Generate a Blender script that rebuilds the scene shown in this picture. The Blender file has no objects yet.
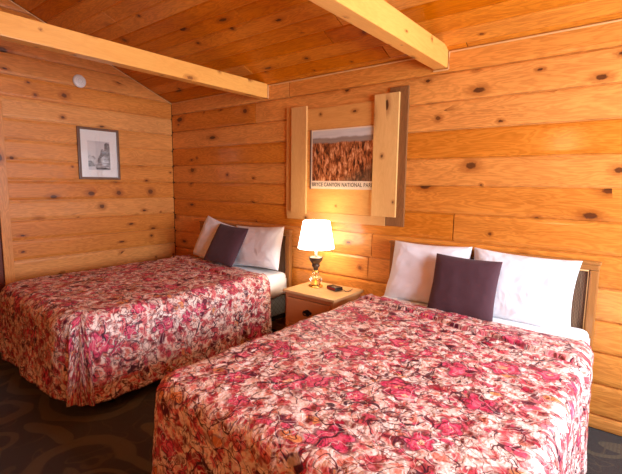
import bpy, bmesh, math, random
from mathutils import Vector, Matrix, noise
PI = math.pi
S = bpy.context.scene
COL = S.collection

# ------------------------------------------------------------------ helpers
def tagp(o, label=None, cat=None, group=None, kind=None):
    if label: o['label'] = label
    if cat: o['category'] = cat
    if group: o['group'] = group
    if kind: o['kind'] = kind
    return o

def empty(name, loc, label=None, cat=None, group=None, rz=0):
    o = bpy.data.objects.new(name, None); COL.objects.link(o)
    o.empty_display_size = .1
    o.location = loc; o.rotation_euler = (0, 0, rz)
    return tagp(o, label, cat, group)

def obj(name, bm, mats, parent=None, smooth=False, loc=None):
    me = bpy.data.meshes.new(name)
    bm.normal_update()
    bm.to_mesh(me); bm.free()
    for m in (mats if isinstance(mats, (list, tuple)) else [mats]):
        me.materials.append(m)
    if smooth:
        for p in me.polygons: p.use_smooth = True
    o = bpy.data.objects.new(name, me); COL.objects.link(o)
    if parent is not None: o.parent = parent
    if loc is not None: o.location = loc
    return o

def uvl(bm):
    return bm.loops.layers.uv.get('UVMap') or bm.loops.layers.uv.new('UVMap')
def tonel(bm):
    return bm.loops.layers.float_color.get('tone') or bm.loops.layers.float_color.new('tone')

def box(bm, x0, x1, y0, y1, z0, z1, bevel=0.0, grain='x', tone=None, mi=0, seed=0):
    """box with metric UVs along the grain and a tone of its own"""
    uv = uvl(bm); tl = tonel(bm)
    vs = [bm.verts.new((x, y, z)) for x in (x0, x1) for y in (y0, y1) for z in (z0, z1)]
    q = [(0,1,3,2),(4,6,7,5),(0,4,5,1),(2,3,7,6),(0,2,6,4),(1,5,7,3)]
    fs = [bm.faces.new([vs[i] for i in f]) for f in q]
    if bevel > 0:
        es = list({e for f in fs for e in f.edges})
        r = bmesh.ops.bevel(bm, geom=es, offset=bevel, segments=2, profile=.6, affect='EDGES', clamp_overlap=True)
        fs = list({f for f in r['faces']} | {f for f in fs if f.is_valid})
        allf = set()
        st = [v for v in r['verts']]
        for v in st:
            for f in v.link_faces: allf.add(f)
        fs = list(allf)
    rnd = random.Random(seed*7.31 + x0*13.7 + y0*5.1 + z0*3.3)
    ou, ov = rnd.uniform(0, 40), rnd.uniform(0, 40)
    t = tone if tone is not None else rnd.uniform(.3, .7)
    ai = 'xyz'.index(grain)
    for f in fs:
        f.normal_update()
        n = f.normal; f.material_index = mi
        oth = [i for i in range(3) if i != ai]
        # cross-grain coordinate: the one least aligned with the normal
        vi = oth[0] if abs(n[oth[0]]) < abs(n[oth[1]]) else oth[1]
        for l in f.loops:
            c = l.vert.co
            l[uv].uv = (c[ai] + ou, c[vi] + ov + (0.37 if vi == oth[0] else 0))
            l[tl] = (t, rnd.random() * 0 + t, t, 1)
    return fs

def tube(bm, pts, r, seg=10, closed=False):
    P = [Vector(p) for p in pts]; rings = []
    rr = r if isinstance(r, (list, tuple)) else [r] * len(P)
    up = Vector((0, 0, 1))
    for i, p in enumerate(P):
        d = (P[min(i+1, len(P)-1)] - P[max(i-1, 0)]).normalized()
        a = d.cross(up)
        if a.length < 1e-3: a = d.cross(Vector((1, 0, 0)))
        a.normalize(); b = a.cross(d)
        rings.append([bm.verts.new(p + (a*math.cos(2*PI*k/seg) + b*math.sin(2*PI*k/seg))*rr[i]) for k in range(seg)])
    for i in range(len(P)-1):
        for k in range(seg):
            bm.faces.new((rings[i][k], rings[i][(k+1) % seg], rings[i+1][(k+1) % seg], rings[i+1][k]))
    if not closed:
        bm.faces.new(rings[0][::-1]); bm.faces.new(rings[-1])

def lathe(bm, prof, seg=40, c=(0, 0, 0), cap=True):
    rings = []
    for r, z in prof:
        rings.append([bm.verts.new((c[0]+r*math.cos(2*PI*k/seg), c[1]+r*math.sin(2*PI*k/seg), c[2]+z)) for k in range(seg)])
    for i in range(len(prof)-1):
        for k in range(seg):
            bm.faces.new((rings[i][k], rings[i][(k+1) % seg], rings[i+1][(k+1) % seg], rings[i+1][k]))
    if cap:
        bm.faces.new(rings[0][::-1]); bm.faces.new(rings[-1])

# ------------------------------------------------------------------ node helpers
class N:
    def __init__(s, name):
        s.m = bpy.data.materials.new(name); s.m.use_nodes = True
        s.t = s.m.node_tree; s.t.nodes.clear()
        s.out = s.t.nodes.new('ShaderNodeOutputMaterial')
    def n(s, typ, ins=None, **kw):
        nd = s.t.nodes.new(typ)
        for k, v in kw.items(): setattr(nd, k, v)
        for k, v in (ins or {}).items(): s.put(nd.inputs[k], v)
        return nd
    def put(s, sock, v):
        if isinstance(v, bpy.types.NodeSocket): s.t.links.new(v, sock)
        elif isinstance(v, bpy.types.Node): s.t.links.new(v.outputs[0], sock)
        else:
            if isinstance(v, tuple) and len(v) == 3 and sock.type == 'RGBA': v = (*v, 1)
            sock.default_value = v
    def math(s, op, a, b=None, c=None, clamp=False):
        nd = s.n('ShaderNodeMath', operation=op, use_clamp=clamp)
        s.put(nd.inputs[0], a)
        if b is not None: s.put(nd.inputs[1], b)
        if c is not None: s.put(nd.inputs[2], c)
        return nd.outputs[0]
    def vmath(s, op, a, b=None):
        nd = s.n('ShaderNodeVectorMath', operation=op)
        s.put(nd.inputs[0], a)
        if b is not None:
            if op == 'SCALE': s.put(nd.inputs['Scale'], b)
            else: s.put(nd.inputs[1], b)
        return nd.outputs['Value'] if op in ('LENGTH', 'DISTANCE', 'DOT_PRODUCT') else nd.outputs[0]
    def mix(s, f, a, b, mode='MIX'):
        nd = s.n('ShaderNodeMix', data_type='RGBA', blend_type=mode, clamp_factor=True)
        s.put(nd.inputs[0], f); s.put(nd.inputs[6], a); s.put(nd.inputs[7], b)
        return nd.outputs[2]
    def ss(s, x, lo, hi):      # smoothstep lo->hi gives 0..1 (lo may exceed hi)
        nd = s.n('ShaderNodeMapRange', interpolation_type='SMOOTHSTEP')
        s.put(nd.inputs[0], x)
        if lo < hi: s.put(nd.inputs[1], lo); s.put(nd.inputs[2], hi); s.put(nd.inputs[3], 0.); s.put(nd.inputs[4], 1.)
        else: s.put(nd.inputs[1], hi); s.put(nd.inputs[2], lo); s.put(nd.inputs[3], 1.); s.put(nd.inputs[4], 0.)
        return nd.outputs[0]
    def noise(s, vec, scale, detail=2, rough=.5, dist=0.):
        return s.n('ShaderNodeTexNoise', {'Vector': vec, 'Scale': scale, 'Detail': float(detail), 'Roughness': rough, 'Distortion': dist})
    def vor(s, vec, scale, feature='F1', rnd=1.):
        return s.n('ShaderNodeTexVoronoi', {'Vector': vec, 'Scale': scale, 'Randomness': rnd}, feature=feature)
    def ramp(s, f, stops, interp='LINEAR'):
        nd = s.n('ShaderNodeValToRGB', {0: f}); r = nd.color_ramp; r.interpolation = interp
        while len(r.elements) < len(stops): r.elements.new(.5)
        for e, (p, c) in zip(r.elements, stops): e.position = p; e.color = (*c, 1)
        return nd.outputs[0]
    def sep(s, v):
        nd = s.n('ShaderNodeSeparateXYZ', {0: v}); return nd.outputs
    def comb(s, x, y, z=0.):
        return s.n('ShaderNodeCombineXYZ', {0: x, 1: y, 2: z}).outputs[0]
    def uv(s): return s.n('ShaderNodeUVMap', uv_map='UVMap').outputs[0]
    def objc(s): return s.n('ShaderNodeTexCoord').outputs['Object']
    def bump(s, h, strength=.3, dist=.01, normal=None):
        nd = s.n('ShaderNodeBump', {'Height': h, 'Strength': strength, 'Distance': dist})
        if normal is not None: s.put(nd.inputs['Normal'], normal)
        return nd.outputs[0]
    def bsdf(s, **kw):
        nd = s.t.nodes.new('ShaderNodeBsdfPrincipled')
        for k, v in kw.items(): s.put(nd.inputs[k.replace('_', ' ')], v)
        s.t.links.new(nd.outputs[0], s.out.inputs[0]); return nd

def plain(name, col, rough=.5, metal=0., bump=None, **kw):
    g = N(name); d = dict(Base_Color=(*col, 1), Roughness=rough, Metallic=metal, **kw)
    nz = g.noise(g.objc(), bump[0] if bump else 60., 3)
    d['Normal'] = g.bump(nz, bump[1] if bump else .04, .004)
    v = g.mix(g.math('MULTIPLY', nz, .25), (*col, 1), (col[0]*.75, col[1]*.75, col[2]*.75, 1))
    d['Base_Color'] = v
    g.bsdf(**d); return g.m

def wood(name, light, dark, knot=(.07, .018, .006), rough=.38, kscale=2.6, kthr=.45, ksize=1., coat=.25, grain=1., tonev=.5, toneh=.03, knots=True):
    g = N(name); uv = g.uv(); su = g.sep(uv); u, v = su[0], su[1]
    tone = g.n('ShaderNodeAttribute', attribute_name='tone').outputs['Fac']
    # knots
    kv = g.comb(g.math('MULTIPLY', u, kscale), g.math('MULTIPLY', v, kscale*2.3))
    vo = g.vor(kv, 1., rnd=.95)
    d = g.vmath('SUBTRACT', kv, vo.outputs['Position']); ds = g.sep(d)
    cs = g.sep(vo.outputs['Color'])
    du = g.math('DIVIDE', ds[0], g.math('MULTIPLY', g.math('MULTIPLY_ADD', g.math('POWER', cs[2], 3.), 2.2, 1.1), kscale)); dv = g.math('DIVIDE', ds[1], kscale*2.3)
    wob = g.math('MULTIPLY', g.math('SUBTRACT', g.noise(uv, 60., 2), .5), .012)
    dist = g.math('ADD', g.vmath('LENGTH', g.comb(du, dv)), wob)
    has = g.math('GREATER_THAN', cs[0], kthr)
    rad = g.math('MULTIPLY', g.math('MULTIPLY_ADD', g.math('POWER', cs[1], 2.), .017, .006), ksize)
    rel = g.math('DIVIDE', dist, rad)
    core = g.math('MULTIPLY', g.math('MULTIPLY', g.ss(rel, 1.15, .7), g.math('MULTIPLY_ADD', cs[2], .3, .65)), has)
    ring = g.math('MULTIPLY', g.ss(rel, 3.2, .9), has)
    # grain bends round the knots
    bend = g.math('MULTIPLY', g.math('MULTIPLY', g.math('EXPONENT', g.math('MULTIPLY', rel, -.6)), has), .8)
    gc = g.comb(g.math('MULTIPLY', u, 1.1), g.math('MULTIPLY', v, 7.))
    n1 = g.noise(gc, 1.6, 4, .55, .4)
    rings = g.math('SINE', g.math('MULTIPLY', g.math('ADD', n1, g.math('MULTIPLY', bend, .22)), 75.))
    gf = g.comb(g.math('MULTIPLY', u, 5.), g.math('MULTIPLY', v, 160.))
    n2 = g.noise(gf, 1., 4, .6)
    n3 = g.noise(g.comb(g.math('MULTIPLY', u, .9), g.math('MULTIPLY', v, 5.)), 1.7, 2)
    f = g.math('ADD', g.math('MULTIPLY', g.math('MULTIPLY_ADD', rings, .5, .5), .34*grain), g.math('MULTIPLY', n2, .38))
    f = g.math('ADD', f, g.math('MULTIPLY', g.math('SUBTRACT', n3, .5), .75))
    f = g.math('SUBTRACT', f, .03, clamp=True)
    c = g.mix(f, (*light, 1), (*dark, 1))
    # each board a colour of its own
    t0 = g.math('SUBTRACT', tone, .5)
    hs = g.n('ShaderNodeHueSaturation', {'Hue': g.math('MULTIPLY_ADD', t0, toneh, .5), 'Saturation': g.math('MULTIPLY_ADD', t0, -.1, 1.),
             'Value': g.math('MULTIPLY_ADD', t0, tonev, 1.), 'Color': c})
    c = hs.outputs[0]
    if knots:
        rd = tuple(a*b for a, b in zip(dark, (.62, .42, .35)))
        c = g.mix(g.math('MULTIPLY', ring, .55), c, (*rd, 1))
        c = g.mix(core, c, (*knot, 1))
    b = g.bump(g.math('SUBTRACT', g.math('MULTIPLY', f, .4), g.math('MULTIPLY', core, .5)), .12, .004)
    g.bsdf(Base_Color=c, Roughness=g.math('MULTIPLY_ADD', n2, .15, rough-.07), Normal=b, Coat_Weight=coat, Coat_Roughness=.14, Specular_IOR_Level=.22)
    return g.m

M = {}
M['wall'] = wood('pine_wall', (.80, .31, .055), (.40, .105, .010), kscale=2.7, kthr=.62, ksize=1.1, tonev=.22, toneh=.012, coat=.6)
M['wall_left'] = wood('pine_wall_gable', (.76, .305, .072), (.42, .125, .022), kscale=2.8, kthr=.55, ksize=1.25, tonev=.2, toneh=.012, coat=.1)
M['ceil'] = wood('pine_ceiling', (.72, .235, .018), (.36, .075, .003), kscale=2.3, kthr=.58, ksize=1.3, tonev=.4, toneh=.02, coat=.05)
M['beam'] = wood('beam_timber', (.82, .385, .085), (.62, .22, .032), knot=(.22, .08, .02), kscale=3.5, kthr=.5, ksize=.7, grain=.6)
M['groove'] = plain('dark_backing_wood', (.09, .025, .006), .9)  # dark brown wood of the backing sheets, showing through the board joints
M['bead'] = plain('pale_bead', (.74, .40, .15), .5)
M['shutter'] = wood('pale_planed_board', (.72, .39, .13), (.54, .23, .06), kscale=3.0, kthr=.6, ksize=1., grain=.5, coat=.1)
M['panel'] = wood('panel_board', (.72, .33, .085), (.52, .19, .035), kscale=3.0, kthr=.6, ksize=.8, grain=.6)
M['brownboard'] = wood('weathered_brown_board', (.30, .12, .035), (.12, .04, .012), kscale=2.5, kthr=.6, grain=.8, coat=0., rough=.6)
M['frame'] = wood('frame_wood', (.20, .10, .055), (.09, .042, .022), knots=False, rough=.35)
M['hb'] = wood('headboard_wood', (.40, .165, .042), (.21, .075, .016), knots=False, rough=.32, grain=.5, coat=.4)
M['ns_top'] = wood('nightstand_top_wood', (.74, .47, .22), (.58, .31, .11), knots=False, rough=.25, grain=.35, coat=.5)
M['ns_body'] = wood('nightstand_body_wood', (.62, .28, .10), (.44, .16, .05), knots=False, rough=.35, grain=.35, coat=.3)
M['doorw'] = wood('door_wood', (.20, .05, .02), (.10, .02, .01), knots=False)
M['white'] = plain('white_plastic', (.78, .74, .68), .4)
M['slot'] = plain('grey_plastic', (.45, .42, .38), .5)
M['mat'] = plain('cream_mount', (.80, .76, .70), .8)
M['metal'] = plain('black_steel', (.02, .02, .022), .4, .8)
M['iron'] = plain('blackened_bronze', (.035, .028, .022), .4, .9)
M['brass'] = plain('polished_brass', (.78, .52, .16), .18, 1.)
M['urn'] = plain('dark_pewter', (.12, .085, .06), .3, .75, bump=(90., .3))
M['blackp'] = plain('black_clock_plastic', (.02, .012, .012), .25)
M['black'] = plain('black_rubber', (.015, .013, .012), .6)

def glass(name, col=(1, .97, .9)):
    g = N(name); g.bsdf(Base_Color=(*col, 1), Roughness=.02, Transmission_Weight=1., IOR=1.45); return g.m
M['glass'] = glass('clear_glass')
def emis(name, col, st):
    g = N(name); e = g.n('ShaderNodeEmission', {'Color': (*col, 1), 'Strength': st})
    g.t.links.new(e.outputs[0], g.out.inputs[0]); return g.m
def shade_mat():
    g = N('glowing_linen_shade')
    wv = g.noise(g.objc(), 120., 2)
    c = g.mix(g.math('MULTIPLY', wv, .3), (1., .91, .76, 1), (1., .87, .68, 1))
    b = g.bsdf(Base_Color=(.85, .8, .7, 1), Roughness=.9, Emission_Color=c, Emission_Strength=SHADE_E)
    return g.m
SHADE_E = 6.0
M['shade'] = shade_mat()
M['bulb'] = emis('bulb_glow', (1., .78, .45), 30.)
M['led'] = emis('red_display', (1., .08, .04), .25)

def cloth(name, col, nscale=14., bump=.35, weave=500., rough=.9, sheen=.2, wr=.01):
    g = N(name); oc = g.objc()
    a = g.noise(oc, nscale, 3, .5, .6); w = g.noise(oc, weave, 1)
    a = g.math('POWER', g.math('SUBTRACT', 1., g.math('ABSOLUTE', g.math('MULTIPLY_ADD', a, 2., -1.))), 3.)
    h = g.math('ADD', g.math('MULTIPLY', a, .5), g.math('MULTIPLY', w, .04))
    c = g.mix(g.math('MULTIPLY', w, .25), (*col, 1), tuple(x*.8 for x in col)+(1,))
    g.bsdf(Base_Color=c, Roughness=rough, Normal=g.bump(h, bump, wr), Sheen_Weight=sheen)
    return g.m
M['linen'] = cloth('white_cotton', (.84, .85, .88), 4.5, .45, wr=.016)
M['sheet'] = cloth('white_sheet', (.86, .85, .85), 8., .3)
M['cushion'] = cloth('aubergine_cloth', (.066, .021, .029), 8., .15, weave=300., sheen=.12)

def boxspring_mat():
    g = N('quilted_grey_ticking'); oc = g.sep(g.objc())
    a = g.math('SINE', g.math('MULTIPLY', g.math('ADD', g.math('ADD', oc[0], oc[1]), oc[2]), 60.))
    b = g.math('SINE', g.math('MULTIPLY', g.math('SUBTRACT', g.math('ADD', oc[0], oc[1]), oc[2]), 60.))
    h = g.math('MAXIMUM', g.math('ABSOLUTE', a), g.math('ABSOLUTE', b))
    l = g.ss(g.math('MINIMUM', g.math('ABSOLUTE', a), g.math('ABSOLUTE', b)), .0, .35)
    c = g.mix(l, (.03, .036, .045, 1), (.12, .14, .155, 1))
    g.bsdf(Base_Color=c, Roughness=.7, Normal=g.bump(l, .5, .01)); return g.m
M['spring'] = boxspring_mat()

def weave_mat():
    g = N('woven_cane'); oc = g.sep(g.objc())
    a = g.math('SINE', g.math('MULTIPLY', oc[0], 380.))
    b = g.math('SINE', g.math('ADD', g.math('MULTIPLY', oc[2], 260.), g.math('MULTIPLY', g.math('SIGN', a), 1.57)))
    n = g.noise(g.comb(g.math('MULTIPLY', oc[0], 90.), g.math('MULTIPLY', oc[2], 4.)), 1., 3)
    f = g.math('ADD', g.math('MULTIPLY', g.math('ABSOLUTE', a), .55), g.math('MULTIPLY', b, .12))
    c = g.mix(g.math('ADD', g.math('MULTIPLY', f, .7), g.math('MULTIPLY', g.math('SUBTRACT', n, .5), 1.2), clamp=True), (.09, .04, .018, 1), (.44, .26, .14, 1))
    g.bsdf(Base_Color=c, Roughness=.55, Normal=g.bump(f, .5, .004)); return g.m
M['cane'] = weave_mat()

def quilt_mat():
    g = N('floral_quilt'); uv = g.uv()
    nd = g.noise(uv, 9., 2).outputs['Color']
    w = g.vmath('ADD', uv, g.vmath('SCALE', g.vmath('SUBTRACT', nd, (.5, .5, .5)), .07))
    nd2 = g.noise(uv, 22., 2).outputs['Color']
    w2 = g.vmath('ADD', uv, g.vmath('SCALE', g.vmath('SUBTRACT', nd2, (.5, .5, .5)), .04))
    # mottled ground
    base = g.ramp(g.noise(w2, 15., 3), [(.36, (.52, .06, .09)), (.45, (.72, .24, .24)), (.50, (.88, .70, .63)), (.56, (.93, .85, .80)), (.66, (.70, .24, .18))])
    # small leaves, many colours
    def leaves(vec, sc, stops, lo, hi, base, sx=1., sy=1.8):
        v2 = g.vmath('MULTIPLY', vec, (sx, sy, 1.))
        vo = g.vor(v2, sc)
        col = g.ramp(g.sep(vo.outputs['Color'])[0], stops, 'CONSTANT')
        pick = g.math('GREATER_THAN', g.sep(vo.outputs['Color'])[1], .22)
        m = g.math('MULTIPLY', g.ss(vo.outputs['Distance'], hi, lo), pick)
        edge = g.math('MULTIPLY', g.math('MULTIPLY', g.ss(vo.outputs['Distance'], hi+.12, hi), g.ss(vo.outputs['Distance'], lo, hi)), pick)
        c = g.mix(m, base, col)
        return g.mix(g.math('MULTIPLY', edge, .65), c, (.22, .05, .05, 1))
    st1 = [(0., (.88, .80, .76)), (.20, (.62, .09, .16)), (.40, (.93, .84, .78)), (.52, (.36, .008, .04)), (.66, (.72, .30, .12)), (.76, (.74, .22, .27)), (.88, (.12, .014, .04))]
    c = leaves(w, 11., st1, .32, .44, base, 1., 1.6)
    st2 = [(0., (.90, .82, .78)), (.26, (.54, .06, .12)), (.5, (.72, .20, .18)), (.65, (.94, .86, .80)), (.82, (.18, .035, .03))]
    c = leaves(w2, 18., st2, .22, .36, c, 1.9, 1.)
    # large blooms
    for sc, thr, off in ((3.7, .35, 0.), (6.0, .5, 3.7)):
        vv = g.vmath('ADD', g.vmath('ADD', uv, (off, off*.7, 0.)), g.vmath('SCALE', g.vmath('SUBTRACT', nd, (.5, .5, .5)), .05))
        vo = g.vor(vv, sc)
        vs = g.vmath('SCALE', vv, 1.)
        dl = g.sep(g.vmath('SUBTRACT', vs, g.vmath('SCALE', vo.outputs['Position'], 1.)))
        cc = g.sep(vo.outputs['Color'])
        an = g.math('ARCTAN2', dl[1], dl[0])
        pet = g.math('SINE', g.math('ADD', g.math('MULTIPLY', an, 5.), g.math('MULTIPLY', cc[2], 6.)))
        R = g.math('MULTIPLY_ADD', pet, .05, .27)
        rel = g.math('DIVIDE', vo.outputs['Distance'], R)
        has = g.math('GREATER_THAN', cc[0], thr)
        m = g.math('MULTIPLY', g.ss(rel, 1.06, .94), has)
        rim = g.math('MULTIPLY', g.math('MULTIPLY', g.ss(rel, 1.2, 1.06), g.ss(rel, .9, 1.0)), has)
        veins = g.math('MULTIPLY_ADD', g.math('SINE', g.math('ADD', g.math('MULTIPLY', rel, 13.), g.math('MULTIPLY', pet, 1.4))), .5, .5)
        fl = g.mix(g.math('MULTIPLY', veins, .7), (.56, .03, .11, 1), (.84, .22, .30, 1))
        fl = g.mix(g.ss(rel, .38, .2), fl, (.90, .55, .35, 1))
        c = g.mix(m, c, fl)
        c = g.mix(g.math('MULTIPLY', rim, .8), c, (.16, .03, .05, 1))
    # winding stems
    for sc, wd, colr, st in ((4., .010, (.05, .012, .03, 1), .95), (7., .015, (.07, .012, .03, 1), .9), (14., .020, (.11, .014, .03, 1), .8), (11., .022, (.90, .82, .78, 1), .5)):
        nn = g.noise(w, sc, 1, .4, 1.2)
        l = g.ss(g.math('ABSOLUTE', g.math('SUBTRACT', nn, .5)), wd, wd*.4)
        c = g.mix(g.math('MULTIPLY', l, st), c, colr)
    # quilted puckers
    q1 = g.noise(uv, 24., 3, .55, .8); q2 = g.noise(uv, 60., 2)
    h = g.math('ADD', q1, g.math('MULTIPLY', q2, .35))
    c = g.mix(1., c, (1., .88, .83, 1), 'MULTIPLY')
    g.bsdf(Base_Color=c, Roughness=.5, Normal=g.bump(h, .6, .016), Sheen_Weight=.0, Specular_IOR_Level=.25)
    return g.m
M['quilt'] = quilt_mat()

def carpet_mat():
    g = N('patterned_carpet'); oc = g.objc()
    nd = g.noise(oc, 2.2, 2).outputs['Color']
    w = g.vmath('ADD', oc, g.vmath('SCALE', g.vmath('SUBTRACT', nd, (.5, .5, .5)), .22))
    base = g.mix(g.noise(oc, 1.5, 2), (.020, .012, .008, 1), (.034, .020, .013, 1))
    pile = g.noise(oc, 320., 1)
    stripe = g.math('MULTIPLY_ADD', g.math('SINE', g.math('MULTIPLY', g.sep(oc)[0], 330.)), .5, .5)
    # curved bands
    for sc, r0, wd, off in ((1.15, .42, .045, 0.), (1.9, .36, .035, 5.)):
        vo = g.vor(g.vmath('ADD', w, (off, off, 0.)), sc)
        b = g.ss(g.math('ABSOLUTE', g.math('SUBTRACT', vo.outputs['Distance'], r0)), wd, wd*.7)
        base = g.mix(g.math('MULTIPLY', b, g.math('MULTIPLY_ADD', stripe, .3, .6)), base, (.11, .08, .036, 1))
    # leaves
    lv = g.vor(g.vmath('MULTIPLY', g.vmath('ADD', w, (2.3, 1.1, 0.)), (1., 2.6, 1.)), 2.1)
    lm = g.math('MULTIPLY', g.ss(lv.outputs['Distance'], .30, .27), g.math('GREATER_THAN', g.sep(lv.outputs['Color'])[0], .5))
    base = g.mix(g.math('MULTIPLY', lm, g.math('MULTIPLY_ADD', stripe, .4, .55)), base, (.11, .08, .036, 1))
    # thin scrolls
    nn = g.noise(w, 3.4, 1, .4, 1.)
    l = g.ss(g.math('ABSOLUTE', g.math('SUBTRACT', nn, .5)), .012, .006)
    base = g.mix(g.math('MULTIPLY', l, .7), base, (.08, .05, .022, 1))
    c = g.mix(g.math('MULTIPLY', pile, .5), base, (.02, .01, .006, 1))
    g.bsdf(Base_Color=c, Roughness=.95, Normal=g.bump(pile, .5, .006), Sheen_Weight=.15, Specular_IOR_Level=.1)
    return g.m
M['carpet'] = carpet_mat()

def canyon_mat():
    g = N('printed_canyon_landscape'); uv = g.uv(); s = g.sep(uv); u, v = s[0], s[1]
    hz = g.math('ADD', v, g.math('MULTIPLY', g.math('SUBTRACT', g.noise(g.comb(g.math('MULTIPLY', u, 3.), 0.), 1.5, 3), .5), .10))
    sp = g.noise(g.comb(g.math('MULTIPLY', u, 26.), g.math('MULTIPLY', v, 6.)), 1., 4, .65, .8)
    sp2 = g.noise(g.comb(g.math('MULTIPLY', u, 9.), g.math('MULTIPLY', v, 5.)), 1., 3, .5)
    rock = g.ramp(g.math('ADD', g.math('MULTIPLY', sp, .75), g.math('MULTIPLY', sp2, .35)),
                  [(.42, (.03, .01, .006)), (.50, (.19, .045, .012)), (.58, (.46, .14, .04)), (.68, (.78, .40, .19))])
    dk = g.ss(g.math('ADD', g.math('SUBTRACT', u, g.math('MULTIPLY', v, 1.6)), g.math('MULTIPLY', sp2, .5)), .55, .95)
    rock = g.mix(g.math('MULTIPLY', dk, .75), rock, (.05, .035, .02, 1))
    mesa = g.mix(g.noise(g.comb(g.math('MULTIPLY', u, 3.), g.math('MULTIPLY', v, 30.)), 1., 2), (.22, .16, .13, 1), (.38, .28, .21, 1))
    sky = g.mix(g.noise(g.comb(g.math('MULTIPLY', u, 2.), g.math('MULTIPLY', v, 9.)), 1.5, 3), (.45, .42, .40, 1), (.74, .66, .58, 1))
    c = g.mix(g.ss(hz, .74, .78), rock, mesa)
    c = g.mix(g.ss(hz, .84, .88), c, sky)
    g.bsdf(Base_Color=c, Roughness=.35, Specular_IOR_Level=.4); return g.m
M['canyon'] = canyon_mat()
M['paper'] = plain('poster_paper', (.82, .66, .46), .5)
M['ink'] = plain('dark_ink', (.10, .05, .03), .6)

# ------------------------------------------------------------------ boarded surfaces
def boards(bm, o, U, V, Nn, u_rng, seams, seed, joints=None, depth=.02, groove=.013, round_=.03, maxlen=2.6, tone_rng=(.15, .85), mi=0, umin=None, umax=None):
    """boards laid in courses; u along the board, v across; o, U, V, Nn vectors"""
    uv = uvl(bm); tl = tonel(bm); rnd = random.Random(seed)
    o, U, V, Nn = Vector(o), Vector(U), Vector(V), Vector(Nn)
    for k in range(len(seams)-1):
        v0, v1 = seams[k], seams[k+1]; h = v1-v0
        us, ue = u_rng
        cuts = [us]
        if joints and k in joints: cuts += list(joints[k])
        else:
            x = us + rnd.uniform(.8, maxlen)
            while x < ue-.5: cuts.append(x); x += rnd.uniform(1.4, maxlen)
        cuts.append(ue)
        rr = min(round_, h*.3)
        prof = [(0, -depth), (groove*.42, -depth), (groove*.5, -.0045), (groove+.006, -.0015), (rr, 0), (h-rr, 0), (h-groove-.006, -.0015), (h-groove*.5, -.0045), (h-groove*.42, -depth), (h, -depth)]
        for a, b in zip(cuts[:-1], cuts[1:]):
            t = rnd.uniform(*tone_rng); ou = rnd.uniform(0, 60); ov = rnd.uniform(0, 60); gp = .0022
            rows = []
            for dv, dn in prof:
                aa, bb = a+gp, b-gp
                if umin: aa = max(aa, umin(v0+dv))
                if umax: bb = min(bb, umax(v0+dv))
                if bb < aa+.002: bb = aa+.002
                pts = []
                for uu, dd in ((aa, -depth), (aa+.002, dn), (bb-.002 if bb-.002 > aa+.002 else aa+.002, dn), (bb, -depth)):
                    pts.append((bm.verts.new(o + U*uu + V*(v0+dv) + Nn*min(dd, dn)), uu, v0+dv))
                rows.append(pts)
            for i in range(len(rows)-1):
                for j in range(3):
                    q = [rows[i][j], rows[i][j+1], rows[i+1][j+1], rows[i+1][j]]
                    f = bm.faces.new([p[0] for p in q]); f.material_index = mi
                    f.normal_update()
                    if f.normal.dot(Nn) < 0: f.normal_flip()
                    d = {p[0]: (p[1]+ou, p[2]+ov) for p in q}
                    for l in f.loops:
                        l[uv].uv = d[l.vert]; l[tl] = (t, t, t, 1)
    return bm

def slab(bm, pts, n, th, mi=1):
    """backing sheet with thickness behind the boards; pts a planar polygon"""
    n = Vector(n); A = [bm.verts.new(Vector(p)) for p in pts]; B = [bm.verts.new(Vector(p)-n*th) for p in pts]
    fs = [bm.faces.new(A), bm.faces.new(B[::-1])]
    for i in range(len(pts)):
        j = (i+1) % len(pts); fs.append(bm.faces.new((A[i], B[i], B[j], A[j])))
    for f in fs: f.material_index = mi

RX, RY = 6.05, -4.6          # room extents
Z0, SL = 2.44, .405         # eave height, ceiling slope
RIDGE = RY/2
D = .022
def cz(y): return Z0 + SL*(-y if y > RIDGE else y-RY)

# wall_back
seams = [0.0]+[.094+.2*k for k in range(12)]+[2.5]
bm = bmesh.new()
jt = {6: (3.505,), 2: (5.2,), 3: (2.2, 5.5), 4: (2.80, 5.6), 5: (2.83, 5.3), 8: (5.4,), 10: (5.2,), 11: (1.45, 5.), 12: (1.9, 5.), 9: (5.3,), 7: (5.3,), 1: (2., 5.), 0: (3., ), 13: ()}
boards(bm, (0, 0, 0), (1, 0, 0), (0, 0, 1), (0, -1, 0), (0, RX), seams, 5, jt)
slab(bm, [(-.1, D, 0), (RX+.1, D, 0), (RX+.1, D, 2.6), (-.1, D, 2.6)], (0, -1, 0), .1)
obj('wall_back', bm, [M['wall'], M['groove']])['kind'] = 'structure'
# wall_left (gable)
bm = bmesh.new()
sl = [0.0, .179, .367, .555, .743, .931, 1.119, 1.307, 1.495, 1.683, 1.871, 2.06, 2.25, 2.44, 2.63, 2.82, 3.01, 3.2, 3.38]
dz = 2.18
k = max(i for i, s_ in enumerate(sl) if s_ < dz)
low, high = sl[:k+1], sl[k:]
def um0(v): return max(0., (v-Z0)/SL)          # distance from the back wall where ceiling height is v
boards(bm, (0, 0, 0), (0, -1, 0), (0, 0, 1), (1, 0, 0), (0, 1.78), low, 11, {i: () for i in range(20)})
boards(bm, (0, 0, 0), (0, -1, 0), (0, 0, 1), (1, 0, 0), (2.72, 4.6), low, 12)
boards(bm, (0, 0, 0), (0, -1, 0), (0, 0, 1), (1, 0, 0), (0, 4.6), high, 23, {i: () for i in range(20)}, umin=um0, umax=lambda v: 4.6-um0(v))
slab(bm, [(-D, .1, 0), (-D, -1.78, 0), (-D, -1.78, 2.06), (-D, -2.72, 2.06), (-D, -2.72, 0), (-D, -4.6, 0), (-D, -4.6, Z0+.05), (-D, RIDGE, cz(RIDGE)+.1), (-D, .1, Z0+.05)], (1, 0, 0), .1)
obj('wall_left', bm, [M['wall_left'], M['groove']])['kind'] = 'structure'
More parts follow.
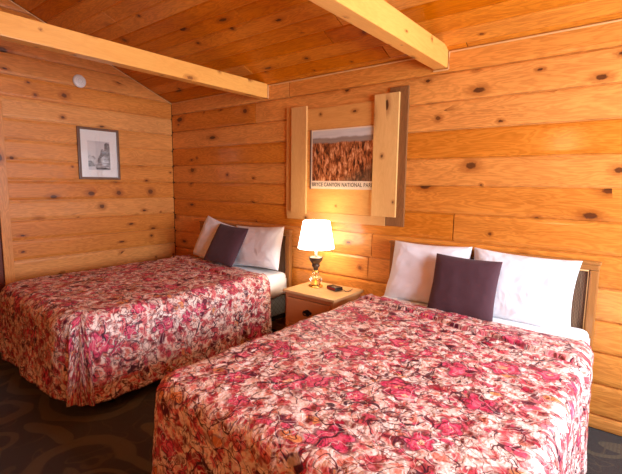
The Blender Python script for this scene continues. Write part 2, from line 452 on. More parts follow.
# wall_front
bm = bmesh.new()
boards(bm, (RX, RY, 0), (-1, 0, 0), (0, 0, 1), (0, 1, 0), (0, RX), seams, 31)
slab(bm, [(-.1, RY-D, 0), (-.1, RY-D, 2.6), (RX+.1, RY-D, 2.6), (RX+.1, RY-D, 0)], (0, 1, 0), .1)
obj('wall_front', bm, [M['wall'], M['groove']])['kind'] = 'structure'
# wall_right with the window opening
WY0, WY1, WZ0, WZ1 = -2.25, -.35, .95, 2.15
bm = bmesh.new()
def wr(ua, ub, za, zb, sd, top=False):
    ss = [s_ for s_ in sl if za < s_ < zb]
    ss = [za]+ss+[zb]
    kw = dict(umin=um0, umax=lambda v: 4.6-um0(v)) if top else {}
    boards(bm, (RX, 0, 0), (0, -1, 0), (0, 0, 1), (-1, 0, 0), (ua, ub), ss, sd, **kw)
wr(0, -WY1, 0, WZ1, 41); wr(-WY0, 4.6, 0, WZ1, 42); wr(-WY1, -WY0, 0, WZ0, 43); wr(0, 4.6, WZ1, 3.38, 44, True)
X = RX+D
slab(bm, [(X, 0, 0), (X, 0, WZ1), (X, WY1, WZ1), (X, WY1, 0)], (-1, 0, 0), .1)
slab(bm, [(X, WY0, 0), (X, WY0, WZ1), (X, RY, WZ1), (X, RY, 0)], (-1, 0, 0), .1)
slab(bm, [(X, WY1, 0), (X, WY1, WZ0), (X, WY0, WZ0), (X, WY0, 0)], (-1, 0, 0), .1)
slab(bm, [(X, 0, WZ1), (X, 0, Z0+.05), (X, RIDGE, cz(RIDGE)+.05), (X, RY, Z0+.05), (X, RY, WZ1)], (-1, 0, 0), .1)
obj('wall_right', bm, [M['wall_left'], M['groove']])['kind'] = 'structure'
# window_1 frame in that opening
bm = bmesh.new()
for a, b, c, d in ((WY0, WY1, WZ0, WZ0+.05), (WY0, WY1, WZ1-.05, WZ1), (WY0, WY0+.05, WZ0, WZ1), (WY1-.05, WY1, WZ0, WZ1), ((WY0+WY1)/2-.025, (WY0+WY1)/2+.025, WZ0, WZ1)):
    box(bm, RX+.015, RX+.075, a, b, c, d, .004, 'y')
obj('window_1', bm, M['shutter'])['kind'] = 'structure'

# ceiling: two boarded slopes
bm = bmesh.new()
cl = math.hypot(1, SL)
for side, seed in ((0, 51), (1, 52)):
    o = (0, 0, Z0) if side == 0 else (0, RY, Z0)
    V = Vector((0, -1 if side == 0 else 1, SL)).normalized()
    Nn = Vector((0, -SL if side == 0 else SL, -1)).normalized()
    L = 2.3*cl
    ss = [0.0]; x = .048
    while x < L-.05: ss.append(x); x += .139
    ss.append(L)
    boards(bm, o, (1, 0, 0), V, Nn, (0, RX), ss, seed, depth=.006, groove=.004, round_=.012, maxlen=3.)
    P0 = Vector(o) - Nn*.009 - V*.12 - Vector((.1, 0, 0)); L2 = L+.14
    P1 = P0 + Vector((RX+.2, 0, 0)); P2 = P1 + V*L2; P3 = P0 + V*L2
    slab(bm, [P0, P1, P2, P3] if side == 0 else [P0, P3, P2, P1], Nn, .08)
obj('ceiling', bm, [M['ceil'], M['groove']])['kind'] = 'structure'
# floor
bm = bmesh.new()
box(bm, -.1, RX+.1, RY-.1, .1, -.1, 0)
obj('floor', bm, M['carpet'])['kind'] = 'structure'

# beads along the ceiling line
bm = bmesh.new()
def bead(bm, pts, r=.006): tube(bm, pts, r, 8)
zz = Z0-.006; yb = -.006
bead(bm, [(0.01, yb, zz), (1.53, yb, zz)], .004); bead(bm, [(1.632, yb, zz), (3.296, yb, zz)]); bead(bm, [(3.41, yb, zz), (RX, yb, zz)])
obj('trim_1', bm, M['bead'])['kind'] = 'structure'
bm = bmesh.new(); bead(bm, [(.007, 0, cz(0)-.01), (.007, RIDGE, cz(RIDGE)-.01)], .005); bead(bm, [(.007, RIDGE, cz(RIDGE)-.01), (.007, RY, cz(RY)-.01)], .005)
obj('trim_2', bm, M['bead'])['kind'] = 'structure'
bm = bmesh.new(); bead(bm, [(1.632, -.006, Z0-.01), (1.632, -.006, 2.312)])
obj('trim_3', bm, M['bead'])['kind'] = 'structure'
bm = bmesh.new(); bead(bm, [(3.411, -.006, Z0-.01), (3.411, -.006, 2.322), (3.404, -.006, 2.318), (3.30, -.006, 2.318)])
obj('trim_4', bm, M['bead'])['kind'] = 'structure'

# beams
for nm, x0, x1, z0, z1, lab in (('ceiling_beam', 1.53, 1.625, 2.317, 2.452, 'pale square timber beam crossing the room above the left bed'),
                                ('ceiling_beam', 3.303, 3.404, 2.328, 2.474, 'pale timber beam at the top centre, meeting the wall above the brown framed poster board')):
    bm = bmesh.new(); box(bm, x0, x1, RY+.005, -.002, z0, z1, .005, 'y', tone=.6, seed=x0)
    tagp(obj(nm, bm, M['beam']), lab, 'beam', 'ceiling beams')

# door_1: casing and dark slab in the left wall
dr = empty('door_1', (0, 0, 0)); dr['kind'] = 'structure'
bm = bmesh.new()
box(bm, .001, .02, -1.815, -1.735, 0, 2.2, .003, 'z'); box(bm, .001, .02, -2.76, -2.685, 0, 2.2, .003, 'z'); box(bm, .001, .022, -2.76, -1.735, 2.13, 2.2, .003, 'y')
obj('door_casing', bm, M['wall_left'], dr)
bm = bmesh.new(); box(bm, -.05, -.012, -2.69, -1.81, .01, 2.05, .003, 'z')
for za, zb in ((.15, .95), (1.1, 1.95)): box(bm, -.012, -.004, -2.58, -1.92, za, zb, .004, 'z')
obj('door_panel', bm, M['doorw'], dr)
bm = bmesh.new()
lathe(bm, [(.012, 0), (.012, .02), (.028, .035), (.03, .05), (.02, .062)], 20)
bmesh.ops.rotate(bm, verts=bm.verts, matrix=Matrix.Rotation(PI/2, 3, 'Y'))
h = obj('door_handle', bm, M['brass'], dr, True, (-.012, -2.62, 1.0))

# ------------------------------------------------------------------ beds
ZT = .655       # mattress top
def rbox(bm, x0, x1, y0, y1, z0, z1, r, seg=4):
    vs = [bm.verts.new((x, y, z)) for x in (x0, x1) for y in (y0, y1) for z in (z0, z1)]
    q = [(0,1,3,2),(4,6,7,5),(0,4,5,1),(2,3,7,6),(0,2,6,4),(1,5,7,3)]
    fs = [bm.faces.new([vs[i] for i in f]) for f in q]
    bmesh.ops.bevel(bm, geom=list({e for f in fs for e in f.edges}), offset=r, segments=seg, profile=.5, affect='EDGES')

def make_bed(cx, label, w=1.35, L=1.88):
    b = empty('bed', (cx, 0, 0), label, 'bed', 'beds with woven headboards')
    x0, x1 = -w/2, w/2; y0, y1 = -.065-L, -.065
    bm = bmesh.new(); rbox(bm, x0, x1, y0, y1, .455, ZT, .045)
    for v in bm.verts:
        v.co.z += .003*noise.noise(v.co*5)
    mt = obj('mattress', bm, M['sheet'], b, True); tagp(mt, 'mattress under a white sheet')
    bm = bmesh.new()                       # sheet hem hanging slightly over the box spring
    n = 40
    bm.free()
    for sx in (x0-.004, x1+.004):
        bm = bmesh.new()
        prev = None
        for i in range(n+1):
            y = y1-.02-(L-.1)*i/n
            zb = .44+.012*math.sin(i*1.3)+.008*math.sin(i*.47)
            a, c = bm.verts.new((sx, y, .60)), bm.verts.new((sx+math.copysign(.006, sx), y, zb))
            if prev: bm.faces.new((prev[0], a, c, prev[1]))
            prev = (a, c)
        sh = obj('sheet_hem', bm, M['sheet'], mt, True)
        md = sh.modifiers.new('thick', 'SOLIDIFY'); md.thickness = .003
    bm = bmesh.new(); rbox(bm, x0+.005, x1-.005, y0+.01, y1-.01, .245, .45, .025)
    obj('box_spring', bm, M['spring'], b, True)
    bm = bmesh.new()
    for a in (x0+.01, x1-.04): box(bm, a, a+.03, y0+.03, y1-.01, .21, .245, .002, 'y')
    for y in (y0+.03, (y0+y1)/2, y1-.05): box(bm, x0+.01, x1-.01, y, y+.03, .205, .235, .002, 'x')
    obj('bed_frame', bm, M['metal'], b)
    for sx in (x0+.12, x1-.12):
        for y in (y0+.2, y1-.12):
            bm = bmesh.new(); tube(bm, [(sx, y, 0), (sx, y, .03), (sx, y, .21)], [.024, .016, .016], 12)
            obj('leg', bm, M['metal'], b, True)
    # headboard: moulded frame round a woven panel
    hw = .69; top = 1.055
    bm = bmesh.new(); fw = .048
    def bar(xa, xb, za, zb, gr): box(bm, xa, xb, -.058, -.018, za, zb, .008, gr, tone=.5)
    bar(-hw, -hw+fw, 0, top-fw, 'z'); bar(hw-fw, hw, 0, top-fw, 'z')
    bar(-hw, hw, top-fw, top-.013, 'x'); bar(-hw+fw*.9, hw-fw*.9, .38, .44, 'x')
    box(bm, -hw-.006, hw+.006, -.063, -.014, top-.014, top+.006, .006, 'x', tone=.6)
    hb = obj('headboard', bm, M['hb'], b)
    bm = bmesh.new(); box(bm, -hw+fw-.004, hw-fw+.004, -.036, -.024, .42, top-fw+.004)
    obj('woven_panel', bm, M['cane'], hb)
    bm = bmesh.new(); i0 = hw-fw-.006; za = top-fw-.006
    tube(bm, [(-i0, -.046, .44), (-i0, -.046, za), (i0, -.046, za), (i0, -.046, .44)], .0065, 8)
    tagp(obj('beading', bm, M['bead'], hb, True), 'thin cream bead inside the headboard frame')
    return b
LBX, RBX = 1.275, 3.72
make_bed(LBX, 'bed on the left in the corner, against the gable wall with the small framed print')
make_bed(RBX, 'bed on the right in the foreground, nearest the viewer')

def make_quilt(cx, label, seed, y_head, crease, w=1.385, hem=.11, Rr=.10, rc=.20, skew=0., foot=-2.02, flare=.06, head=(0, 0)):
    L = y_head-foot-Rr; W2 = w/2-Rr; top = ZT+.022
    Dp = top-hem+Rr*(PI/2-1)
    na, nb, nd = 90, 190, 40
    al = [-W2-Dp*(1-i/nd) for i in range(nd)] + [-W2+2*W2*i/na for i in range(na+1)] + [W2+Dp*(i+1)/nd for i in range(nd)]
    c0 = crease[0]+crease[1]/2
    bl = [c0*i/16 for i in range(16) if c0*i/16 < c0-.02] + [c0-.02, c0-.013, c0-.009, c0-.0065, c0-.004, c0-.0015, c0+.001, c0+.004, c0+.008, c0+.014, c0+.022]
    nb = 150; bl += [c0+.022+(L-c0-.022)*(i+1)/nb for i in range(nb)]
    bl += [L+Dp*(i+1)/nd for i in range(nd)]
    bm = bmesh.new(); uv = uvl(bm); grid = []
    rnd = random.Random(seed); ph = [rnd.uniform(0, 6.28) for _ in range(8)]
    sv = Vector((seed*3.1, seed*1.7, 0))
    for b0 in bl:
        row = []
        for a in al:
            aw = max(-W2, min(W2, a))
            cr = crease[0] + crease[1]*(aw/w+.5) + .020*noise.noise(Vector((a*4, seed, 0)))+.008*noise.noise(Vector((a*13, seed, 0)))
            b = b0 + (cr-c0)*(b0/c0 if b0 < c0 else max(0, 1-(b0-c0)/.9))
            da = max(0, abs(a)-W2); db = max(0, b-L); sg = 1 if a > 0 else -1
            ba, bb = max(-W2, min(W2, a)), min(b, L)
            r = max(da, db) if (da > 0 and db > 0) else da+db
            if da > 0 and db > 0: th = math.atan2(db, da); dx, dy = math.cos(th)*sg, math.sin(th)
            elif da > 0: dx, dy, th = sg, 0, 0
            else: dx, dy, th = 0, 1, PI/2
            if r < Rr*PI/2: out, dn = Rr*math.sin(r/Rr), Rr*(1-math.cos(r/Rr))
            else:
                rr_ = r-Rr*PI/2; out, dn = Rr+flare*rr_, Rr+rr_
            k = dn/Dp
            per = sg*(bb + (th/(PI/2))*.25) if db == 0 or da > 0 else 0
            s = (bb if db == 0 else L+.12*(th/(PI/2))+ (W2-abs(ba)))*1.0
            wave = (.5*math.sin(s*9+ph[0]+sg)+.35*math.sin(s*17+ph[1]*sg)+.25*math.sin(s*31+ph[2]))*.022*max(0, k)**1.3
            corner = 0
            if da > 0 and db > 0: corner = .03*k*math.sin(2*th)**.8 + .018*k*math.sin(th*10+ph[3])
            if r > 0: out += wave+corner
            else: out = 0
            x, y, z = ba, -bb, top-dn
            if r > 0: x += dx*out; y += -dy*out
            if r == 0:      # soften right at the turn
                out = 0
            # shrink the turn so the arc starts inside the edge
            if r == 0:
                e = min(W2-abs(a), L-b)
            P = Vector((a, b, 0))+sv
            pk = .006*noise.noise(P*13) + .0035*noise.noise(P*30) + .009*noise.noise(P*3.5)
            # the fold line towards the head
            dist = b-cr
            d0 = b0-c0
            hgt = .013+.006*noise.noise(Vector((a*3, seed+4, 0)))
            step = hgt*max(0, min(1, -d0/.009)) if d0 < 0 else -.007*math.exp(-(d0/.02)**2)
            if d0 < 0: step *= 1-.5*min(1, -d0/.25)
            off = pk+step
            if r > Rr*.8: x += dx*off; y += -dy*off
            else: z += off
            if b < .05 and r == 0: z -= .012*(1-b/.05)
            qx, qy = abs(x)-(W2+Rr-rc), -y-(L+Rr-rc)
            if rc > 0 and qx > 0 and qy > 0:
                k2 = 1-.85*(1-max(qx, qy)/math.hypot(qx, qy))
                x = math.copysign(W2+Rr-rc+qx*k2, x); y = -(L+Rr-rc+qy*k2)
            y += (head[0]*(.5-ba/w)+head[1]*(.5+ba/w))*max(0, 1-b/L)
            row.append((bm.verts.new((x+skew*b*(1 if x > 0 else 0), y, z)), (a, b)))
        grid.append(row)
    for i in range(len(bl)-1):
        for j in range(len(al)-1):
            q = [grid[i][j], grid[i][j+1], grid[i+1][j+1], grid[i+1][j]][::-1]
            f = bm.faces.new([p[0] for p in q]); d = {p[0]: p[1] for p in q}
            for l in f.loops: l[uv].uv = (d[l.vert][0]+seed*1.37, d[l.vert][1]+seed*.61)
    # corner quads collapse where the fan starts
    bmesh.ops.remove_doubles(bm, verts=bm.verts, dist=1e-5)
    o = obj('bedspread', bm, M['quilt'], None, True, (cx, y_head, 0))
    md = o.modifiers.new('thick', 'SOLIDIFY'); md.thickness = .010; md.offset = 1 if False else -1
    tagp(o, label, 'bedspread', 'floral bedspreads')
    return o
make_quilt(LBX-.03, 'floral crimson and cream bedspread draped over the left bed in the corner', 2, -.37, (.20, .10), w=1.50, foot=-2.045, head=(.19, 0), rc=.27, flare=.045)
make_quilt(RBX-.015, 'floral crimson and cream bedspread draped over the right bed in the foreground', 5, -.34, (.12, .26), w=1.465, foot=-2.13, head=(.03, -.07), Rr=.07, rc=.12, flare=.03)

# ------------------------------------------------------------------ pillows
def pillow_bm(w, h, t, seed, corner=.07, wr=.011, n=44, sharp=.5, taper=0):
    bm = bmesh.new(); T, Bt = [], []
    for i in range(n+1):
        rt, rb = [], []
        for j in range(n+1):
            u, v = 2*j/n-1, 2*i/n-1
            # cosine spacing gives more vertices at the rim
            u = math.sin(u*PI/2); v = math.sin(v*PI/2)
            x = u*w/2*(1-taper*v)*(1-corner*(1-v*v)**1*(abs(u)**3)); y = v*h/2*(1-corner*(1-u*u)*(abs(v)**3))
            th = t/2*((1-u**4)*(1-v**4))**sharp
            P = Vector((u*2, v*2, seed))
            wv = wr*(noise.noise(P*1.3)+.6*abs(noise.noise(P*2.7+Vector((3, 1, 0))))+.35*noise.noise(P*6))*(1-.3*u*u)
            # creases radiating from the corners
            ang = math.atan2(abs(v)-1.05, abs(u)-1.05)
            rad = math.hypot(abs(v)-1, abs(u)-1)
            wv += wr*.35*math.sin(ang*22+seed)*math.exp(-rad*2.2)
            e = min(1, th/(t*.12)) if t else 0
            rt.append(bm.verts.new((x, y, th+wv*e)))
            rb.append(rt[-1] if i in (0, n) or j in (0, n) else bm.verts.new((x, y, -th+wv*.3*e)))
        T.append(rt); Bt.append(rb)
    for i in range(n):
        for j in range(n):
            for G, fl in ((T, False), (Bt, True)):
                q = [G[i][j], G[i][j+1], G[i+1][j+1], G[i+1][j]]
                if fl: q = q[::-1]
                if len(set(q)) == 4:
                    try: bm.faces.new(q)
                    except ValueError: pass
    return bm
def pillow(name, w, h, t, loc, lean, roll, label, cat, mat, seed, yaw=0, **kw):
    """stands on its long edge, leaning back by lean from the vertical"""
    bm = pillow_bm(w, h, t, seed, **kw)
    o = obj(name, bm, mat, None, True, loc)
    m = Matrix.Rotation(yaw, 4, 'Z') @ Matrix.Rotation(PI/2-lean, 4, 'X') @ Matrix.Rotation(roll, 4, 'Z')
    o.rotation_euler = m.to_euler()
    return tagp(o, label, cat, {'pillow': 'white pillows', 'cushion': 'dark square cushions'}[cat])
R = math.radians
pillow('pillow', .62, .45, .14, (3.395, -.16, .86), R(14), R(1), 'white pillow on the right bed, behind the left edge of the dark cushion', 'pillow', M['linen'], 1.3, taper=.06)
pillow('pillow', .63, .45, .14, (4.005, -.16, .855), R(14), R(-1.5), 'white pillow at the far right of the right bed, beside the visible headboard panel', 'pillow', M['linen'], 4.1)
pillow('throw_cushion', .43, .40, .11, (3.70, -.305, .84), R(17), R(-1), 'plum purple square cushion on the right bed', 'cushion', M['cushion'], 7.7, wr=.004, corner=.05)
pillow('pillow', .56, .46, .15, (1.03, -.19, .875), R(20), R(-10), 'white pillow with a raised pointed corner, leftmost on the left bed', 'pillow', M['linen'], 2.2)
pillow('pillow', .66, .42, .16, (1.62, -.16, .875), R(15), R(3), 'white pillow on the left bed nearest the lamp', 'pillow', M['linen'], 9.4)
pillow('throw_cushion', .44, .42, .11, (1.315, -.29, .88), R(30), R(-3), 'dark brown-purple square cushion on the left bed', 'cushion', M['cushion'], 5.2, wr=.004, corner=.05)

# ------------------------------------------------------------------ nightstand
ns = empty('nightstand', (2.53, -.265, 0), 'light wood nightstand with drawers between the two beds', 'nightstand')
hw, hd, H = .265, .215, .62
bm = bmesh.new(); box(bm, -hw, hw, -hd, hd, H-.024, H, .005, 'x', tone=.55); obj('top', bm, M['ns_top'], ns)
bm = bmesh.new(); a, d_ = hw-.022, hd-.015
box(bm, -a, -a+.02, -d_, d_, .04, H-.024, .002, 'z'); box(bm, a-.02, a, -d_, d_, .04, H-.024, .002, 'z')
box(bm, -a+.02, a-.02, d_-.012, d_, .04, H-.024, 0, 'z'); box(bm, -a+.02, a-.02, -d_, d_-.012, .04, .075, .001, 'x')
box(bm, -a+.02, a-.02, -d_, d_-.012, H-.054, H-.0245, .001, 'x'); box(bm, -a+.02, a-.02, -d_, d_-.012, .325, .345, .001, 'x')
obj('case', bm, M['ns_body'], ns)
bm = bmesh.new(); box(bm, -a-.004, a+.004, -d_-.006, d_+.002, 0, .04, .003, 'x'); obj('plinth', bm, M['ns_body'], ns)
for z0, z1 in ((.35, H-.06), (.08, .32)):
    bm = bmesh.new(); box(bm, -a+.023, a-.023, -d_-.008, d_-.03, z0, z1, .004, 'x', tone=.45)
    dw = obj('drawer', bm, M['ns_body'], ns)
    zc = (z0+z1)/2+.01; yf = -d_-.009
    bm = bmesh.new()      # pierced back plate with bail pull
    pl = [(-.045, 0), (-.038, .012), (-.028, .010), (-.018, .02), (0, .026), (.018, .02), (.028, .010), (.038, .012), (.045, 0), (.034, -.012), (.02, -.010), (.010, -.022), (0, -.026), (-.010, -.022), (-.02, -.010), (-.034, -.012)]
    A = [bm.verts.new((x, yf, zc+z)) for x, z in pl]; B = [bm.verts.new((x, yf-.003, zc+z)) for x, z in pl]
    bm.faces.new(A[::-1]); bm.faces.new(B)
    for i in range(len(pl)): bm.faces.new((A[i], A[(i+1) % len(pl)], B[(i+1) % len(pl)], B[i]))
    for sx in (-.032, .032): tube(bm, [(sx, yf, zc+.003), (sx, yf-.018, zc+.003)], .005, 8)
    tube(bm, [(-.032, yf-.016, zc+.003), (-.03, yf-.019, zc-.012), (-.018, yf-.02, zc-.02), (0, yf-.02, zc-.018), (.018, yf-.02, zc-.02), (.03, yf-.019, zc-.012), (.032, yf-.016, zc+.003)], .0045, 8)
    tagp(obj('handle', bm, M['iron'], dw), 'dark bronze bail pull')

# ------------------------------------------------------------------ table lamp
lx, ly = 2.425, -.235
lp = empty('table_lamp', (lx, ly, .62), 'lit table lamp with white shade and dark urn above a glass base', 'lamp')
bm = bmesh.new(); lathe(bm, [(.002, 0), (.058, 0), (.062, .004), (.062, .010), (.056, .014), (.050, .016), (.044, .024), (.030, .028), (.004, .029)]); obj('base', bm, M['brass'], lp, True)
bm = bmesh.new(); lathe(bm, [(.004, .029), (.040, .030), (.052, .040), (.056, .056), (.054, .072), (.044, .088), (.028, .098), (.022, .106), (.028, .116), (.030, .126), (.022, .132), (.004, .133)]); tagp(obj('glass_body', bm, M['glass'], lp, True), 'clear glass bulb')
bm = bmesh.new(); lathe(bm, [(.004, .133), (.026, .133), (.030, .138), (.026, .143), (.012, .146), (.004, .146)]); tube(bm, [(0, 0, .03), (0, 0, .134)], .004, 10); obj('collar', bm, M['brass'], lp, True)
bm = bmesh.new(); lathe(bm, [(.004, .146), (.018, .147), (.022, .155), (.020, .165), (.032, .176), (.037, .190), (.030, .200), (.036, .208), (.050, .225), (.058, .238), (.058, .250), (.062, .256), (.056, .262), (.024, .266), (.012, .272), (.004, .273)]); tagp(obj('urn', bm, M['urn'], lp, True), 'dark metal urn')
bm = bmesh.new(); lathe(bm, [(.004, .272), (.012, .272), (.012, .30), (.018, .305), (.018, .345), (.004, .346)]); obj('socket', bm, M['white'], lp, True)
bm = bmesh.new(); lathe(bm, [(.004, .346), (.014, .35), (.022, .37), (.030, .395), (.030, .415), (.020, .438), (.004, .446)]); tagp(obj('bulb', bm, M['bulb'], lp, True), 'glowing bulb')
z0, z1, r0, r1 = .335, .570, .156, .114
bm = bmesh.new(); sg = 56
rg = []
for t_ in [i/10 for i in range(11)]:
    rr_ = r0+(r1-r0)*t_; z = z0+(z1-z0)*t_
    rg.append([bm.verts.new((rr_*(1+.0)*math.cos(2*PI*k/sg), rr_*math.sin(2*PI*k/sg), z)) for k in range(sg)])
for i in range(10):
    for k in range(sg): bm.faces.new((rg[i][k], rg[i][(k+1) % sg], rg[i+1][(k+1) % sg], rg[i+1][k]))
sh = obj('lamp_shade', bm, M['shade'], lp, True); md = sh.modifiers.new('thick', 'SOLIDIFY'); md.thickness = .0025
tagp(sh, 'glowing white empire shade')
bm = bmesh.new()
for rr_, z in ((r0+.001, z0), (r1+.001, z1)):
    tube(bm, [(rr_*math.cos(2*PI*k/sg), rr_*math.sin(2*PI*k/sg), z) for k in range(sg+1)], .003, 6)
for k in range(3):
    a_ = 2*PI*k/3; tube(bm, [(0, 0, z1-.02), (r1*math.cos(a_), r1*math.sin(a_), z1-.002)], .0015, 6)
tube(bm, [(.016, 0, .345), (.034, 0, .38), (.036, 0, .43), (.02, 0, .50), (0, 0, .555)], .0015, 6); tube(bm, [(-.016, 0, .345), (-.034, 0, .38), (-.036, 0, .43), (-.02, 0, .50), (0, 0, .555)], .0015, 6)
obj('shade_frame', bm, M['brass'], sh, True)

# alarm clock
ck = empty('alarm_clock', (2.615, -.22, .62), 'small black digital clock with a cord lying on the nightstand right of the lamp', 'clock', rz=R(-14))
bm = bmesh.new(); box(bm, -.062, .062, -.038, .038, .002, .034, .009); obj('clock_body', bm, M['blackp'], ck, True)
bm = bmesh.new(); box(bm, -.048, .048, -.0395, -.036, .009, .027, .001); tagp(obj('display', bm, M['led'], ck), 'dim red display')
for sx in (-.03, 0, .03):
    bm = bmesh.new(); box(bm, sx-.008, sx+.008, -.008, .004, .033, .037, .001); obj('button', bm, M['black'], ck)
bm = bmesh.new(); tube(bm, [(.05, .034, .01), (.075, .045, .006), (.10, .03, .0045), (.115, .05, .0045), (.10, .09, .0045), (.07, .14, .0045)], .0028, 8); obj('cord', bm, M['black'], ck, True)

# ------------------------------------------------------------------ shuttered poster board on the back wall
sb = empty('shutter_board', (2.5, 0, 1.17), 'rustic board with two pale upright planks and a dark brown right edge, above the lamp', 'wall decoration')
def sbox(name, mat, x0, x1, y0, y1, z0, z1, gr='z', bev=.003, tone=None, label=None):
    bm = bmesh.new(); box(bm, x0-2.5, x1-2.5, y0, y1, z0-1.17, z1-1.17, bev, gr, tone)
    o = obj(name, bm, mat, sb)
    if label: o['label'] = label
    return o
bm = bmesh.new()
boards(bm, (2.08-2.5, -.018, 1.20-1.17), (1, 0, 0), (0, 0, 1), (0, -1, 0), (0, .76), [0, .27, .50, .77, .965], 77, {0: (), 1: (), 2: (), 3: ()}, depth=.004, groove=.003, round_=.01)
box(bm, 2.08-2.5, 2.84-2.5, -.0139, -.002, 1.20-1.17, 2.165-1.17, 0, 'x')
obj('backing_boards', bm, M['panel'], sb)
sbox('side_strip', M['panel'], 1.885, 1.945, -.018, -.002, 1.19, 2.20, 'z')
sbox('upright_plank', M['shutter'], 1.962, 2.142, -.040, -.019, 1.228, 2.190, 'z', tone=.5)
sbox('upright_plank', M['shutter'], 2.836, 3.052, -.040, -.019, 1.243, 2.203, 'z', tone=.7)
sbox('bottom_rail', M['shutter'], 1.90, 2.955, -.022, -.002, 1.168, 1.243, 'x', tone=.45)
sbox('brown_board', M['brownboard'], 2.96, 3.118, -.0185, -.002, 1.172, 2.245, 'z', label='dark weathered brown upright board')
# poster mounted between the planks
ps = empty('poster', (2.51, -.0185, 1.716), 'canyon landscape poster with a lettered border, between the two pale planks', 'poster')
px0, px1, pz0, pz1 = -.325, .325, -.26, .255
bm = bmesh.new(); box(bm, px0, px1, -.003, -.0002, pz0, pz1); obj('sheet', bm, M['paper'], ps)
bm = bmesh.new(); uv = uvl(bm)
vs = [bm.verts.new(p) for p in ((px0+.018, -.0036, pz0+.07), (px1, -.0036, pz0+.07), (px1, -.0036, pz1-.012), (px0+.018, -.0036, pz1-.012))]
f = bm.faces.new(vs)
for l, c in zip(f.loops, ((0, 0), (1, 0), (1, 1), (0, 1))): l[uv].uv = c
r_ = bmesh.ops.extrude_face_region(bm, geom=[f])
bmesh.ops.translate(bm, verts=[g_ for g_ in r_['geom'] if isinstance(g_, bmesh.types.BMVert)], vec=(0, .0005, 0))
obj('picture', bm, M['canyon'], ps)
bm = bmesh.new(); box(bm, px0-.006, px0+.006, -.008, 0, pz0-.004, pz1+.004, .001, 'z'); tagp(obj('edge_strip', bm, M['ink'], ps), 'dark edge on the left')
cu = bpy.data.curves.new('lettering', 'FONT'); cu.body = 'BRYCE CANYON NATIONAL PARK'; cu.size = .047; cu.align_x = 'LEFT'; cu.extrude = .0004; cu.space_character = 1.08; cu.offset = .0006
to = bpy.data.objects.new('tmp', cu); COL.objects.link(to)
bpy.context.view_layer.update()
me = bpy.data.meshes.new_from_object(to.evaluated_get(bpy.context.evaluated_depsgraph_get()))
bpy.data.objects.remove(to); bpy.data.curves.remove(cu)
xs = [v.co.x for v in me.vertices]; wd = max(xs)-min(xs); kx = .64/wd
for v in me.vertices: v.co = Vector((v.co.x*kx, v.co.y, v.co.z))
me.name = 'lettering'; me.materials.clear(); me.materials.append(M['ink'])
lo = bpy.data.objects.new('lettering', me); COL.objects.link(lo); lo.parent = ps
lo.rotation_euler = (PI/2, 0, 0); lo.location = (px0+.018, -.0038, pz0+.022)

# ------------------------------------------------------------------ framed print on the left wall
pf = empty('framed_print', (0, -.895, 1.515), 'small brown framed black and white print with a wide pale mount, on the left wall', 'picture')
w2, hh, fw = .215, .535, .026
bm = bmesh.new()
box(bm, .002, .024, -w2, -w2+fw, 0, hh, .004, 'z'); box(bm, .002, .024, w2-fw, w2, 0, hh, .004, 'z')
box(bm, .002, .0238, -w2+fw*.5, w2-fw*.5, 0, fw, .004, 'y'); box(bm, .002, .0238, -w2+fw*.5, w2-fw*.5, hh-fw, hh, .004, 'y')
obj('frame', bm, M['frame'], pf)
bm = bmesh.new(); box(bm, .004, .012, -w2+fw*.8, w2-fw*.8, fw*.8, hh-fw*.8); obj('mount', bm, M['mat'], pf)
def bwmat(name, a, b, sc=(30, 60)):
    g = N(name); s_ = g.sep(g.objc())
    n = g.noise(g.comb(g.math('MULTIPLY', s_[1], sc[0]), g.math('MULTIPLY', s_[2], sc[1])), 1., 4, .6, .5)
    c = g.ramp(n, [(.38, (a, a*.96, a*.93)), (.62, (b, b*.94, b*.88))])
    g.bsdf(Base_Color=c, Roughness=.6); return g.m
m1 = bwmat('print_sky', .52, .62, (4, 6)); m2 = bwmat('print_rock', .05, .34, (40, 90)); m3 = bwmat('print_ground', .14, .60, (14, 90)); m4 = bwmat('print_far_rock', .25, .62, (24, 30)); m5 = bwmat('print_dark', .03, .16)
bm = bmesh.new()
# sheet spans y -.115...115 (left is -y), z .115...395
Y0, Y1, ZA, ZB = -.118, .112, .10, .40
def pol(pts, mi, lay):
    A = [bm.verts.new((.0122+.0003*lay, Y0+(Y1-Y0)*u, ZA+(ZB-ZA)*v)) for u, v in pts]
    f = bm.faces.new(A); f.normal_update()
    if f.normal.x < 0: f.normal_flip()
    f.material_index = mi
pol([(0, 0), (1, 0), (1, 1), (0, 1)], 0, 0)
pol([(.38, .25), (.45, .42), (.55, .55), (.60, .72), (.68, .74), (.74, .66), (.76, .93), (.86, .97), (.97, .94), (1, .8), (1, .2)], 1, 1)
pol([(0, .12), (0, .46), (.08, .52), (.15, .47), (.24, .50), (.36, .40), (.48, .26), (.5, .12)], 3, 2)
pol([(0, .10), (0, .30), (.12, .34), (.2, .25), (.3, .14)], 1, 3)
pol([(.5, .22), (.56, .40), (.68, .48), (.8, .58), (.86, .44), (.92, .26)], 3, 3)
pol([(.30, .04), (.34, .14), (.5, .24), (.75, .22), (1, .24), (1, .04)], 2, 4)
pol([(.34, .02), (.40, .08), (.6, .07), (.78, .10), (.95, .06), (1, .02)], 4, 5)
pol([(.76, .74), (.77, .92), (.86, .96), (.86, .74)], 4, 4)
obj('print', bm, [m1, m2, m3, m4, m5], pf)
bm = bmesh.new(); box(bm, .0155, .0172, -w2+fw*.7, w2-fw*.7, fw*.7, hh-fw*.7)
gl = N('thin_picture_glass'); gb = gl.n('ShaderNodeBsdfGlossy', {'Roughness': .03}); tb = gl.n('ShaderNodeBsdfTransparent'); mx = gl.n('ShaderNodeMixShader', {0: .05, 1: tb, 2: gb}); gl.t.links.new(mx.outputs[0], gl.out.inputs[0])
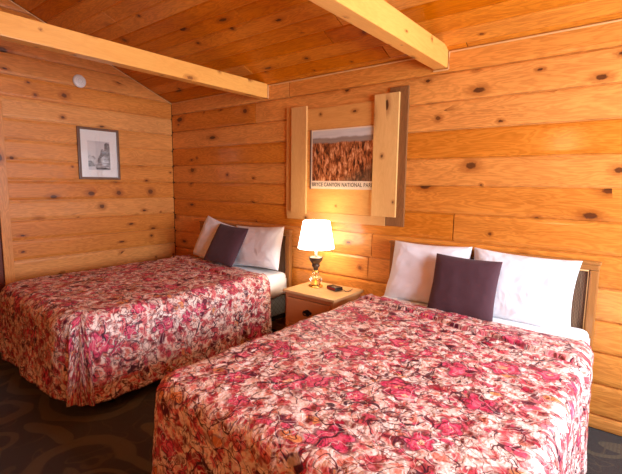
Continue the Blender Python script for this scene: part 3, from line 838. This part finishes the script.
obj('glass', bm, gl.m, pf)

# round detector high on the left wall
vd = empty('smoke_detector', (0, -1.055, 2.497), 'small round white detector high on the left wall above the framed print', 'smoke detector')
bm = bmesh.new(); lathe(bm, [(.002, .001), (.062, .001), (.064, .006), (.062, .014), (.050, .022), (.030, .025), (.002, .026)], 40)
bmesh.ops.rotate(bm, verts=bm.verts, matrix=Matrix.Rotation(PI/2, 3, 'Y')); obj('housing', bm, M['white'], vd, True)
bm = bmesh.new()
for r_ in (.022, .036): tube(bm, [(.0245 if r_ < .03 else .0225, r_*math.cos(2*PI*k/32), r_*math.sin(2*PI*k/32)) for k in range(33)], .0022, 6)
obj('vent_ring', bm, M['slot'], vd, True)

# ------------------------------------------------------------------ light
def area(name, loc, rot, sx, sy, power, col):
    l = bpy.data.lights.new(name, 'AREA'); l.shape = 'RECTANGLE'; l.size = sx; l.size_y = sy; l.energy = power; l.color = col
    o = bpy.data.objects.new(name, l); COL.objects.link(o); o.location = loc; o.rotation_euler = rot; return o
def point(name, loc, power, col, r=.08):
    l = bpy.data.lights.new(name, 'POINT'); l.energy = power; l.color = col; l.shadow_soft_size = r
    o = bpy.data.objects.new(name, l); COL.objects.link(o); o.location = loc; return o
area('window_daylight', (RX+.12, (WY0+WY1)/2, (WZ0+WZ1)/2), (0, R(90), 0), 1.1, 1.8, 188, (.78, .87, 1.))
point('wall_lamp_light', (3.57, -4.25, 2.12), 24, (1., .56, .24), .17)
point('bulb_light', (lx, ly, .62+.45), 4, (1., .86, .62), .04)
w = bpy.data.worlds.new('sky'); S.world = w; w.use_nodes = True
w.node_tree.nodes['Background'].inputs[0].default_value = (.6, .75, 1, 1); w.node_tree.nodes['Background'].inputs[1].default_value = 1.

# ------------------------------------------------------------------ camera
cam = bpy.data.cameras.new('camera'); co = bpy.data.objects.new('camera', cam); COL.objects.link(co)
yaw, pit, rol = -0.6710846, 0.12654844, 0.01283703
fw_ = Vector((math.sin(yaw)*math.cos(pit), math.cos(yaw)*math.cos(pit), -math.sin(pit))); rt = Vector((math.cos(yaw), -math.sin(yaw), 0)); up = rt.cross(fw_)
c_, s_ = math.cos(rol), math.sin(rol)
rt2, up2 = rt*c_+up*s_, -rt*s_+up*c_
mm = Matrix((( rt2.x, up2.x, -fw_.x, 4.58673341), (rt2.y, up2.y, -fw_.y, -3.02972918), (rt2.z, up2.z, -fw_.z, 1.5), (0, 0, 0, 1)))
co.matrix_world = mm
cam.sensor_width = 36; cam.lens = 419.187891/622*36; cam.clip_start = .05
S.camera = co
S.view_settings.view_transform = 'Standard'; S.view_settings.look = 'None'; S.view_settings.gamma = 1; S.view_settings.use_curve_mapping = False
S.view_settings.exposure = .15
